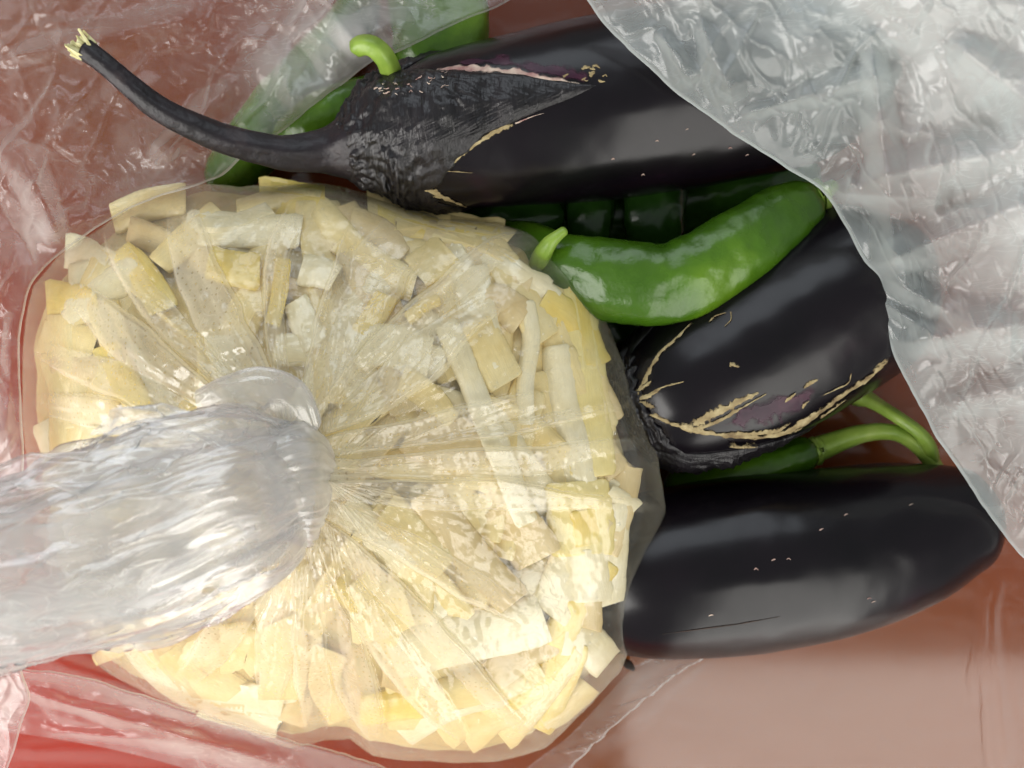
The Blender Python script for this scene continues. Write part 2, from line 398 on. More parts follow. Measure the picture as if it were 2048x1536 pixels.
def calyx(t, fn, ends, mat, parent, thick=.0022, seed=0, s0=0.0):
    """cap of leathery lobes: ends = [(angle deg, length m), ...] round the stem end"""
    a = np.array([e[0] for e in ends]); l = np.array([e[1] for e in ends])
    a = np.r_[a[-1] - 360, a, a[0] + 360]; l = np.r_[l[-1], l, l[0]]
    m, n = 200, 60
    th = np.linspace(-math.pi, math.pi, m, endpoint=False)
    L = np.interp(np.degrees(th), a, l) + .0018 * fbm(th * 9, 0, 0, seed, 3)
    v = np.linspace(0, 1, n)[:, None]
    s = s0 + v * (L[None, :] - s0); thg = np.broadcast_to(th, s.shape)
    wr = 2.2 * (.0007 * fbm(s * 620, np.cos(thg) * 3.5, np.sin(thg) * 3.5, seed, 3) + .0006 * np.abs(fbm(s * 240, thg * 2.2, 0, seed + 4, 3))) * (.45 + .55 * sstep(-.3, .3, fbm(s * 40, thg * 1.1, 0, seed + 8, 2)))
    wr = wr + .0011 * fbm(s * 110, thg * 3.5, 0, seed + 12, 3)
    e = thick * (1 - v ** 6) ** .5 * (1 - .55 * v) + wr * (1 - v ** 8) + .0001
    V = t.at(s, thg, e, fn)
    return grid_obj('calyx', V[:, ::-1], mat, parent, False, True)

# the long eggplant across the top
egA, tA, fA, bA = eggplant('long black eggplant with long curved stem, lying across the top',
    [(668, 297, .050, 46), (720, 290, .049, 80), (775, 278, .048, 118), (870, 268, .047, 147), (1000, 248, .046, 164), (1200, 219, .046, 181), (1450, 180, .046, 181), (1650, 150, .046, 160), (1800, 130, .045, 90)], .008, .03, seed=1)
cxA = calyx(tA, fA, [(-160, .045), (-125, .03), (-90, .044), (-52, .026), (-32, .040), (-20, .056), (-8, .074), (0, .086), (11, .066), (18, .050), (33, .0395), (47, .0335), (60, .030), (76, .032), (100, .042), (130, .03), (160, .045)], M['calyx'], egA, .0025, 3)
st = Tube([(172, 100, .066, 22), (215, 132, .066, 21), (320, 218, .062, 25), (440, 274, .058, 29), (560, 305, .054, 34), (650, 304, .051, 46), (705, 296, .050, 76), (745, 288, .049, 96)], 110, 30)
st.build('stem', M['stem'], egA, lambda s, th: 1 + .09 * fbm(s * 60, np.cos(th) * 1.5, np.sin(th) * 1.5, 4, 4) + .03 * np.cos(5 * th))
# frayed cut end of the stem
fv, ff = [], []
c0 = P(172, 100, .066); dirx = (P(172, 100, .066) - P(215, 132, .066)); dirx /= np.linalg.norm(dirx)
sd = np.cross(dirx, [0, 0, 1.]); up = np.array([0, 0, 1.])
for k in range(34):
    a = rng.uniform(0, 6.28); rr = .0034 * math.sqrt(rng.uniform(.05, 1))
    b0 = c0 + sd * math.cos(a) * rr + up * math.sin(a) * rr
    d = dirx + .35 * (sd * math.cos(a) + up * math.sin(a)) * rr / .0034 + .25 * rng.normal(size=3); d /= np.linalg.norm(d)
    L_ = rng.uniform(.003, .0068); w = rng.uniform(.0006, .0012)
    e1 = np.cross(d, rng.normal(size=3)); e1 /= np.linalg.norm(e1); e2 = np.cross(d, e1)
    i = len(fv); b0 = b0 - dirx * .0015
    fv += [b0 + e1 * w, b0 + e2 * w, b0 - e1 * w, b0 - e2 * w, b0 + d * L_ + e1 * w * .7, b0 + d * L_ * .9 + e2 * w * .4, b0 + d * L_ * .95 - e1 * w * .7, b0 + d * L_ - e2 * w * .4]
    ff += [(i, i + 1, i + 5, i + 4), (i + 1, i + 2, i + 6, i + 5), (i + 2, i + 3, i + 7, i + 6), (i + 3, i, i + 4, i + 7), (i + 4, i + 5, i + 6, i + 7)]
ce = mesh_obj('cut_end', fv, ff, M['cut'], egA, smooth=False); ce['label'] = 'pale frayed cut end'
vA = bvh_of(bA)
streak('scar', vA, [(872, 372, 4), (885, 345, 7), (920, 312, 6), (960, 282, 6), (1000, 258, 9), (1028, 248, 3)], M['scar'], egA, seed=1)
streak('scar', vA, [(842, 378, 9), (862, 382, 13), (890, 395, 7), (935, 414, 1)], M['scar'], egA, seed=2)
streak('scar', vA, [(890, 341, 2), (920, 343, 1.4), (945, 345, .6)], M['scar'], egA, seed=3)
streak('scar', vA, [(1030, 247, 3), (1065, 233, 1.5), (1090, 226, 1)], M['palescar'], egA, seed=31)
streak('pale_band', vA, [(868, 141, 2), (920, 137, 6), (980, 139, 9), (1040, 148, 9), (1100, 160, 9), (1140, 166, 5), (1160, 168, 1)], M['palescar'], egA, .0003, .5, 4, wid=1)
streak('purple_patch', vA, [(905, 128, 3), (980, 122, 12), (1060, 134, 17), (1130, 146, 16), (1185, 160, 8)], M['purple'], egA, .0001, .4, 5, wid=1)
for k in range(16):
    x, y = 1172 + rng.normal() * 22, 152 + rng.normal() * 11
    streak('scar', vA, [(x - rng.uniform(3, 8), y + rng.uniform(-4, 4), rng.uniform(1, 4)), (x, y, rng.uniform(2, 4)), (x + rng.uniform(3, 9), y + rng.uniform(-5, 5), 1)], M['scar'], egA, .0004, .8, 6 + k, 8, wid=.9)
vX = bvh_of(cxA)
for k in range(26):
    x = rng.uniform(748, 905); y = 178 - (x - 748) * .09 + rng.normal() * 9
    streak('dry_fleck', vX, [(x - rng.uniform(2, 6), y + rng.uniform(-4, 4), rng.uniform(.6, 2)), (x, y, rng.uniform(1, 2.6)), (x + rng.uniform(2, 6), y + rng.uniform(-4, 4), 1)], M['palescar'], egA, .0003, .8, 400 + k, 8)
# the middle eggplant, calyx towards the knotted bag
egB, tB, fB, bB = eggplant('black eggplant with yellow star scar, in the middle right',
    [(1236, 828, .040, 70), (1294, 808, .041, 122), (1375, 778, .042, 156), (1505, 712, .042, 178), (1645, 622, .042, 186), (1765, 542, .042, 172), (1855, 480, .042, 100)], .006, .03, seed=21)
calyx(tB, fB, [(-165, .02), (-120, .035), (-85, .045), (-62, .012), (-20, .008), (30, .012), (50, .016), (66, .040), (82, .056), (104, .040), (150, .02)], M['calyx'], egB, .0024, 9)
vB = bvh_of(bB)
for pts in ([(1268, 800, 6), (1285, 770, 8), (1300, 740, 6), (1322, 705, 5), (1350, 680, 4), (1385, 645, 2)],
            [(1265, 800, 7), (1300, 790, 6), (1325, 775, 4), (1368, 763, 1.2)],
            [(1270, 808, 8), (1295, 810, 8), (1312, 815, 4)],
            [(1268, 792, 6), (1290, 772, 6), (1308, 760, 2)],
            [(1275, 815, 7), (1310, 832, 7), (1350, 848, 9), (1400, 862, 10), (1460, 870, 9), (1530, 872, 7), (1575, 862, 9), (1620, 835, 9), (1670, 800, 7), (1720, 765, 8), (1755, 738, 9), (1792, 704, 3)],
            [(1375, 852, 10), (1410, 835, 14), (1450, 815, 13), (1490, 797, 9), (1520, 784, 2)],
            [(1400, 858, 8), (1450, 834, 6), (1500, 805, 3), (1540, 783, 1)],
            [(1450, 866, 5), (1500, 866, 8), (1550, 862, 6), (1580, 845, 2)],
            [(1460, 735, 2), (1464, 728, 5), (1472, 732, 5), (1480, 734, 1.5)],
            [(1568, 804, 2), (1580, 794, 6), (1592, 784, 3)], [(1606, 776, 2), (1620, 766, 6), (1636, 758, 2)],
            [(1604, 816, 3), (1610, 806, 5), (1618, 800, 2)], [(1640, 792, 1), (1670, 778, 2), (1695, 765, 2), (1702, 745, .8)],
            [(1416, 648, 2), (1430, 634, 3), (1452, 626, 1.2)], [(1462, 624, 3), (1462, 640, 2), (1448, 655, 1)],
            [(1640, 835, 2), (1660, 820, 4), (1690, 798, 1)]):
    streak('scar', vB, pts, M['scar'], egB, .0006, .6, int(pts[0][0] + pts[0][1]))
streak('purple_patch', vB, [(1445, 850, 4), (1490, 836, 22), (1540, 818, 30), (1590, 800, 24), (1640, 778, 8)], M['purple'], egB, .0001, .4, 60, wid=1)
streak('scar', vB, [(1455, 886, 3), (1480, 888, 5), (1512, 886, 2)], M['scar'], egB, .0028, .4, 61)
# the bottom eggplant, blossom end to the right
egC, tC, fC, bC = eggplant('thick glossy black eggplant with rounded end, at the bottom right',
    [(1130, 1172, .016, 90), (1190, 1164, .021, 128), (1258, 1156, .028, 154), (1335, 1147, .032, 168), (1480, 1128, .032, 176), (1650, 1104, .032, 168), (1800, 1070, .032, 148), (1900, 1045, .032, 118), (1960, 1036, .032, 95), (2004, 1030, .032, 64)], .012, .011, seed=41)
vC = bvh_of(bC)
sp = Tube([(1806, 1204, .021, 7), (1815, 1205, .022, 12), (1824, 1203, .021, 6)], 8, 8, .0005, .0005)
sp.build('blemish', M['speck'], egC)
streak('crease', vC, [(1325, 1268, 1), (1400, 1258, 3), (1480, 1247, 3), (1560, 1233, 1)], M['speck'], egC, .00005, .5, 70, wid=.28)
for k, (x, y) in enumerate([(1736, 1196), (1745, 1203), (1510, 1138), (1545, 1120), (1575, 1118), (1640, 1060), (1690, 1030), (1820, 1010), (1420, 1230)]):
    streak('fleck', vC, [(x - 3, y + 2, .8), (x + 2, y - 1, 2.2), (x + 7, y + rng.uniform(-3, 3), .6)], M['palescar'], egC, .0002, .8, 500 + k, 8)
for k in range(9):
    x, y = rng.uniform(1200, 1520), rng.uniform(230, 360)
    streak('fleck', vA, [(x - 2, y + 2, .6), (x + 2, y - 1, 1.6), (x + 5, y + rng.uniform(-3, 3), .5)], M['palescar'], egA, .0002, .8, 520 + k, 8)

# ------------------------------------------------------------------ peppers
def pepper(label, pts, mat='pepper', seed=0, stem=None, cap=(.007, .007), group='green peppers in the carrier bag', lob=.07, n=110):
    t = Tube(pts, n, 48, cap[0], cap[1])
    o = thing('green_pepper', label, 'pepper', tuple(P(pts[0][0], pts[0][1], 0)), group)
    fn = lambda s, th: (1 + lob * np.cos(3 * th + seed + 8 * s) + .05 * fbm(s * 70, np.cos(th) * 1.6, np.sin(th) * 1.6, seed, 3)
                        + .022 * fbm(s * 260, np.cos(th) * 3, np.sin(th) * 3, seed + 2, 2) - .035 * np.abs(fbm(s * 150, np.cos(th) * 2.2, np.sin(th) * 2.2, seed + 6, 2)))
    t.build('body', M[mat], o, fn)
    if stem:
        e0, e1 = np.array(stem[0]), np.array(stem[1]); bk = np.array(pts[-2]) - np.array(pts[-1]); bk[:3] *= .25
        cp = Tube([tuple(np.array(pts[-1]) + np.r_[bk[:3] * 1.5, pts[-1][3] * .55 - pts[-1][3]]), tuple(np.array(pts[-1]) + np.r_[bk[:3] * .3, e0[3] * 1.12 - pts[-1][3]]), tuple(e0), tuple((e0 + e1) / 2)], 22, 30)
        cp.build('calyx', M['pstem'], o, lambda s, th: 1 + .12 * np.cos(5 * th) * (1 - s / cp.s[-1]) + .05 * noise(s * 300, th * 2, 0, seed))
        Tube(stem, 40, 16, .002, .0015).build('stem', M['pstem'], o, lambda s, th: 1 + .07 * np.cos(5 * th) + .05 * noise(s * 200, th, 0, seed))
    return o

pepper('large bright green curved pepper between the eggplants',
    [(985, 476, .030, 34), (1050, 494, .038, 52), (1120, 530, .050, 65), (1230, 560, .056, 82), (1340, 565, .058, 80), (1450, 512, .058, 78), (1550, 446, .055, 68), (1618, 402, .052, 46), (1640, 390, .051, 28)],
    seed=2, stem=[(1628, 396, .052, 30), (1645, 386, .052, 20), (1660, 376, .051, 15), (1672, 368, .05, 12)])
pepper('small pepper with pale pointed tip poking up beside the curved pepper',
    [(1072, 545, .048, 20), (1078, 530, .054, 21), (1086, 508, .060, 19), (1100, 486, .064, 15), (1120, 468, .065, 11), (1134, 459, .065, 9)], mat='pstem', seed=5, cap=(.006, .0012), lob=.02)
pepper('green pepper with hooked stem standing beside the eggplant stem',
    [(560, 300, .025, 40), (620, 262, .030, 62), (680, 232, .032, 68), (745, 205, .032, 60), (790, 178, .034, 44)], seed=7,
    stem=[(788, 168, .048, 26), (782, 142, .060, 22), (768, 114, .066, 21), (745, 94, .068, 21), (722, 92, .067, 20), (710, 104, .065, 18)])
pepper('bright green pepper behind the top eggplant, half under film',
    [(872, -160, .030, 60), (876, -80, .032, 84), (880, 0, .034, 92), (884, 80, .034, 90), (880, 150, .032, 78), (872, 210, .026, 50)], seed=9, lob=.14)
pepper('dull green pepper under the upper left film flap',
    [(420, 375, .010, 36), (480, 320, .013, 56), (560, 225, .015, 66), (640, 130, .015, 62), (700, 50, .014, 50), (730, -30, .012, 36)], seed=12)
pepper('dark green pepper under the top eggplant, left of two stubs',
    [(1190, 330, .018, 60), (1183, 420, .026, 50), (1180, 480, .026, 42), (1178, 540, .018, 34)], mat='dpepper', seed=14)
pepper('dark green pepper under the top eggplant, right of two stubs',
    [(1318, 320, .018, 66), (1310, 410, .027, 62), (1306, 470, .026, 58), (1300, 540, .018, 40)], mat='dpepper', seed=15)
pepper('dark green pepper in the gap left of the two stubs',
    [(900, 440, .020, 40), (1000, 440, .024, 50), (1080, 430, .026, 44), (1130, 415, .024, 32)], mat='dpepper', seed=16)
pepper('added dark green pepper filling the shaded gap behind the curved pepper',  # extra pepper put in to darken the gap under the top eggplant
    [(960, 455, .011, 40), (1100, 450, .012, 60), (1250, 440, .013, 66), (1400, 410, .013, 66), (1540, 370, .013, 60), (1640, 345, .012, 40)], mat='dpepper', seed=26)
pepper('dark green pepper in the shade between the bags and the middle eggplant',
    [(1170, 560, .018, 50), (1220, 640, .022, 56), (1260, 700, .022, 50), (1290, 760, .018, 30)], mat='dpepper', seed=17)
pepper('green pepper with curved stem lying between the two right eggplants',
    [(1330, 985, .016, 40), (1420, 962, .022, 48), (1520, 938, .026, 46), (1590, 914, .026, 40), (1640, 898, .025, 30)], seed=19, lob=.03,
    stem=[(1620, 904, .025, 26), (1670, 884, .025, 22), (1730, 866, .026, 18), (1790, 866, .027, 16), (1835, 892, .028, 16), (1865, 928, .026, 16), (1880, 955, .022, 16)])
pepper('green pepper almost hidden under the middle eggplant, straight stem showing',
    [(1560, 680, .010, 30), (1620, 725, .011, 46), (1680, 765, .012, 42), (1722, 792, .013, 24)], seed=20,
    stem=[(1715, 788, .016, 20), (1752, 808, .022, 14), (1800, 838, .029, 13), (1838, 866, .032, 13), (1856, 892, .030, 15), (1866, 925, .026, 14)])

# dry scrap by the bottom eggplant
sc = Tube([(1240, 1322, .006, 4), (1255, 1328, .008, 9), (1268, 1340, .007, 4)], 12, 8, flat=.35)
o = sc.build('dry_scrap', M['speck'], None)
tag(o, 'tiny dark brown dry scrap at the bag edge below the bottom eggplant', 'scrap')

# ------------------------------------------------------------------ knotted bag: shape
KX, KY = 640, 955
OUT = [(1332, 1022), (1322, 950), (1308, 870), (1275, 790), (1225, 680), (1180, 580), (1140, 520), (1080, 475), (985, 447), (880, 436), (800, 412), (720, 385), (640, 368), (560, 370), (480, 372), (400, 366), (330, 384), (250, 418),
       (190, 462), (120, 510), (66, 570), (48, 660), (46, 800), (52, 920), (80, 1060), (130, 1220), (200, 1330), (290, 1385), (400, 1425), (490, 1462), (580, 1496), (650, 1480), (700, 1478), (745, 1512), (860, 1522), (1000, 1520), (1090, 1496), (1150, 1440), (1240, 1340), (1270, 1262), (1292, 1200), (1315, 1100)]
oa = np.array([math.atan2(y - KY, x - KX) for x, y in OUT]); orr = np.array([math.hypot(x - KX, y - KY) for x, y in OUT])
k = np.argsort(oa); oa, orr = oa[k], orr[k]
oa = np.r_[oa - 2 * math.pi, oa, oa + 2 * math.pi]; orr = np.r_[orr, orr, orr]
def Rout(th): return np.interp(th, oa, orr)
def rimz(th): return .045 + .014 * np.cos(th) - .012 * np.sin(th) + .004 * np.cos(2 * th)
def bagz(x, y):
    dx, dy = np.asarray(x, float) - KX, np.asarray(y, float) - KY
    th = np.arctan2(dy, dx); t = np.hypot(dx, dy) / Rout(th)
    zr = rimz(th)
    z = zr + (.086 - zr) * (1 - np.clip(t, 0, 1) ** 2.3)
    return z - .014 * (1 - np.sqrt(np.clip(1 - np.clip((t - .86) / .14, 0, 1) ** 2, 0, 1))), t, th

bag = thing('knotted_plastic_bag', 'clear knotted plastic bag swollen with cream bamboo shoot strips', 'plastic bag', tuple(P(KX, KY, 0)))
M['bagfilm'] = film('clear_wet_film', .03, (.93, .88, .72), rough=.17, cr=.30, cscale=70, dist=.0010, dots=.07, hvar=.9, edge=.40, stretch=(1, 1, 1), lines=.12, gloss=.8)
M['tailfilm'] = film('bunched_film', .27, (.99, .985, .96), rough=.20, cr=.14, cscale=30, dist=.0016, hvar=.6, edge=.5, lines=.1, stretch=(1, 3, 3), rot=.35, gloss=1.6)

PL = [[(600, 905, 14), (700, 878, 18), (850, 858, 22), (1010, 815, 20), (1130, 790, 8)],
      [(620, 915, 10), (760, 890, 12), (950, 868, 11), (1120, 838, 10), (1262, 806, 5)],
      [(620, 935, 16), (760, 935, 20), (900, 926, 24), (1060, 920, 24), (1200, 898, 14), (1290, 884, 9)],
      [(620, 955, 14), (760, 950, 14), (900, 948, 12), (1050, 955, 10), (1150, 965, 4)],
      [(620, 975, 18), (760, 985, 26), (900, 990, 28), (1040, 992, 26), (1140, 1000, 16), (1325, 1022, 5)],
      [(620, 1000, 12), (720, 1050, 24), (830, 1105, 26), (960, 1180, 26), (1060, 1240, 12)],
      [(620, 1030, 14), (720, 1120, 24), (830, 1230, 24), (960, 1370, 20), (1090, 1490, 8)],
      [(615, 1040, 14), (680, 1150, 24), (760, 1270, 30), (860, 1400, 26), (950, 1490, 8)],
      [(605, 1050, 16), (640, 1180, 30), (690, 1300, 36), (730, 1420, 26), (755, 1490, 10)],
      [(600, 1050, 14), (610, 1180, 26), (622, 1320, 30), (632, 1440, 22), (640, 1478, 8)],
      [(590, 1050, 10), (575, 1180, 26), (550, 1300, 34), (540, 1430, 16)],
      [(580, 1050, 10), (500, 1190, 22), (430, 1290, 30), (360, 1370, 16)],
      [(575, 860, 10), (562, 740, 16), (546, 620, 17), (552, 530, 19), (580, 450, 18), (600, 385, 8)],
      [(560, 860, 12), (500, 740, 36), (440, 640, 40), (395, 540, 38), (368, 450, 30), (362, 390, 14)],
      [(550, 870, 10), (430, 740, 18), (350, 660, 24), (270, 560, 24), (225, 480, 16), (220, 440, 8)],
      [(600, 850, 12), (660, 740, 30), (720, 620, 46), (770, 520, 52), (830, 450, 40)],
      [(610, 855, 12), (700, 750, 26), (800, 660, 24), (900, 580, 26), (1000, 495, 24), (1080, 480, 8)],
      [(615, 870, 12), (740, 800, 34), (840, 720, 40), (930, 640, 26), (1050, 570, 10)],
      [(600, 850, 10), (630, 740, 18), (665, 620, 22), (690, 520, 16), (715, 430, 8)],
      [(540, 880, 10), (380, 770, 26), (270, 690, 36), (190, 620, 26), (110, 560, 10)],
      [(540, 890, 12), (380, 830, 24), (230, 760, 30), (120, 720, 20), (56, 690, 8)],
      [(540, 900, 12), (380, 870, 24), (220, 830, 30), (110, 810, 20), (52, 800, 8)]]
def pleats(X, Y):
    '''height (0..1) and doubled-film amount of the folds that fan out from the knot'''
    z = np.zeros(X.shape); lay = np.zeros(X.shape)
    for k, pts in enumerate(PL):
        c, _ = catmull([[x, y, 0, w] for x, y, w in pts], 91)
        box = (X > c[:, 0].min() - 60) & (X < c[:, 0].max() + 60) & (Y > c[:, 1].min() - 60) & (Y < c[:, 1].max() + 60)
        x, y = X[box], Y[box]
        D = np.hypot(x[:, None] - c[None, :, 0], y[:, None] - c[None, :, 1]); j = D.argmin(1)
        T = np.gradient(c[:, :2], axis=0); T /= np.linalg.norm(T, axis=1)[:, None]
        d = (x - c[j, 0]) * -T[j, 1] + (y - c[j, 1]) * T[j, 0]; al = (x - c[j, 0]) * T[j, 0] + (y - c[j, 1]) * T[j, 1]
        f = j / 90.
        u = (d + 5 * noise(f * 7, k * 2.3, 0, 44)) / (c[j, 3] * (.9 + .35 * np.clip(f * 2, 0, 1)) * (1 + .15 * noise(f * 9, k, 0, 40)))
        sg = 1 if k % 2 else -1
        saw = np.clip((u * sg + 1) / 1.75, 0, 1) ** .8 * np.clip((1 - u * sg) / .25, 0, 1)
        env = np.clip((1 - f) * 5, 0, 1) * np.where((j == 0) | (j == 90), np.clip(1 - np.abs(al) / 20, 0, 1), 1)
        amp = .6 + .4 * noise(f * 3, k * 5, 0, 47)
        zz = saw * env * amp * np.clip(c[j, 3] / 22, .5, 1.3) + .12 * env * (np.abs(u) < 1) * np.abs(noise(u * 2.2, f * 2.5, k, 45))
        z[box] = np.maximum(z[box], zz)
        lay[box] = np.maximum(lay[box], (1 - sstep(.92, 1.02, np.abs(u))) * env * (.75 + .45 * noise(f * 5, u * 1.5, k, 46) + .25 * np.exp(-((np.abs(u) - .95) / .08) ** 2)))
    return z, lay
nt_, nr_ = 900, 190
th = np.linspace(-math.pi, math.pi, nt_, endpoint=False)[:, None]
tt = (np.linspace(0.0, 1, nr_) ** .85)[None, :]
R = Rout(th) * (1 + .006 * fbm(th * 7, 0, 0, 90, 3))
X, Y = KX + np.cos(th) * R * tt, KY + np.sin(th) * R * tt
Z, _, _ = bagz(X, Y)
pz, play = pleats(X, Y)
fine = np.abs(fbm(np.cos(th) * 11, np.sin(th) * 11, tt * .8, 91, 3)) * np.ones_like(tt)
fine = crest(fbm(np.cos(th) * 9, np.sin(th) * 9, tt * .7, 91, 2) * np.ones_like(tt), 3.0, 2)
Z = Z + .0009 * fine * np.clip(1.0 - tt * 1.3, 0, 1) * np.clip(tt * 6, 0, 1) + .0062 * pz
Z = Z + (.0010 * (crumple(X, Y, 110, 92) - .4) + .0008 * fbm(X / 45, Y / 45, 0, 93, 3)) * np.clip((1 - tt) * 8, .12, 1)
Z = Z + .012 * np.clip(1 - tt / .2, 0, 1) ** 2                               # drawn up to the knot
top = P(X, Y, Z)
tu = np.linspace(1, .0, 26)[None, 1:]
Xu, Yu = KX + np.cos(th) * R * (tu * .985), KY + np.sin(th) * R * (tu * .985)
Zr = Z[:, -1:]
Zu = Zr - (Zr - .004) * np.sqrt(np.clip(1 - tu ** 6, 0, 1)) + .001 * fbm(Xu / 40, Yu / 40, 0, 94, 2)
under = np.stack([(Xu - 1024) * KPX * (CAM_Z - Zr), (768 - Yu) * KPX * (CAM_Z - Zr), np.maximum(Zu, .003)], -1)
lay = np.concatenate([.36 * play + .25 * np.clip(1 - tt / .3, 0, 1) ** 2, 0 * Zu], 1)
grid_obj('film', np.concatenate([top, under], 1), M['bagfilm'], bag, True, False, layers=lay)

# cloudy brine that fills the bag
mt = (np.linspace(0.0, 1, 90) ** .8)[None, :]
RM = Rout(th[::2]) * (.955 - .060 * np.exp(-(th[::2] / .6) ** 2) + .018 * fbm(th[::2] * 5, 0, 0, 95, 3))
Xm, Ym = KX + np.cos(th[::2]) * RM * mt, KY + np.sin(th[::2]) * RM * mt
Zm, _, _ = bagz(Xm, Ym)
Zm = Zm - .0105 + .002 * fbm(Xm / 70, Ym / 70, 0, 96, 3)
Zm = Zm - .004 * (1 - np.sqrt(np.clip(1 - np.clip((mt - .8) / .2, 0, 1) ** 2.0, 0, 1)))
M['liquid'] = film('cloudy_liquid_surface', .30, (.90, .78, .44), rough=.15, cr=.2, cscale=30, dist=.002, hvar=1.6, edge=.2, stretch=(1, 1, 1), lines=0, gloss=.6)
brine = grid_obj('cloudy_liquid', np.concatenate([P(Xm, Ym, Zm), P(Xm[:, -1:], Ym[:, -1:], np.maximum(Zm[:, -1:] - .02, .006)), P(Xm[:, :1], Ym[:, :1], .006 + 0 * Zm[:, :1])], 1), M['murk'], None, True, False, origin=np.array(P(KX, KY, .006)))
ls = grid_obj('liquid_surface', P(Xm, Ym, Zm + .0035 - .003 * mt ** 6) - np.array(P(KX, KY, .006)), M['liquid'], None, True, False)
ls.parent = brine
tag(brine, 'cloudy yellowish water pooled around the strips in the knotted bag', 'liquid')

# ------------------------------------------------------------------ bamboo shoot strips
GRP = 'bamboo shoot strips in the knotted bag'
def strip(pts, w, mat, depth=.003, thick=.0042, label=None, seed=0, taper=1.0, tilt=0.0, cut=0.0):
    n = max(8, int(len(pts) * 7)); c, _ = catmull([[x, y, 0.] for x, y in pts], n)
    T = np.gradient(c[:, :2], axis=0); T /= np.linalg.norm(T, axis=1)[:, None] + 1e-9
    Nn = np.stack([-T[:, 1], T[:, 0]], 1)
    prof = [(-.96, -.6), (-1, .40), (-.93, .74), (-.78, .93), (-.3, 1.02), (.3, 1.02), (.78, .93), (.93, .74), (1, .40), (.96, -.6), (.8, -1), (-.8, -1)]
    f = np.linspace(0, 1, n)
    hw = .5 * w * (1 + (taper - 1) * f) * (1 + .08 * noise(f * 3, seed * 3.3, 0, 8)) * np.clip(.88 + np.minimum(f, 1 - f) * 5, 0, 1)
    zc, _, _ = bagz(c[:, 0], c[:, 1])
    zc = np.convolve(np.pad(zc, 3, mode='edge'), np.ones(7) / 7, 'valid')
    A = np.linspace(0, 1, n); zl = zc[0] + (zc[-1] - zc[0]) * A
    zc = .7 * zc + .3 * (zl + np.max(zc - zl) * .5)
    rows = []
    for i in range(n):
        row = []
        for j, (u, v) in enumerate(prof):
            sh = cut * u * hw[i] * (1 if i in (0, n - 1) else 0)
            q = c[i, :2] + Nn[i] * u * hw[i] * (1 + .05 * noise(i * .9, j * 2., seed, 12)) + T[i] * sh
            z = zc[i] - depth - thick * .5 + v * thick * .5 + tilt * u * .005 + .0006 * noise(i * .6, j * .8, seed * 1.3, 31)
            row.append((q[0], q[1], z))
        rows.append(row)
    Q = np.array(rows); m = len(prof)
    V = P(Q[..., 0], Q[..., 1], np.minimum(Q[..., 2], bagz(Q[..., 0], Q[..., 1])[0] - .0012 - .0012 * (1 - np.array(prof)[None, :, 1])))      # kept inside the film
    F = [q[::-1] for q in grid_faces(n, m, False, True)] + [tuple(range(m)), tuple(range((n - 1) * m, n * m))[::-1]]
    V = V.reshape(-1, 3); org = V.mean(0)
    o = mesh_obj('bamboo_shoot_strip', V, F, M[mat], None, True, org, True)
    uvl = o.data.uv_layers.new(name='UVMap')
    vi = np.zeros(len(o.data.loops), np.int64); o.data.loops.foreach_get('vertex_index', vi)
    pf = np.array(prof)[:, 0]; ln_ = np.hypot(*(c[-1, :2] - c[0, :2])) / 100
    uvl.data.foreach_set('uv', np.stack([(vi // m) / (n - 1) * ln_ + seed * 1.37, pf[np.minimum(vi % m, m - 1)] * w / 130 + seed * .71], 1).astype(np.float32).ravel())
    bv = o.modifiers.new('edge', 'BEVEL'); bv.width = .0009; bv.segments = 2; bv.limit_method = 'ANGLE'; bv.angle_limit = math.radians(50)
    return tag(o, label or 'cream bamboo shoot strip lying loose among others in the cloudy knotted bag', 'bamboo shoot', GRP)

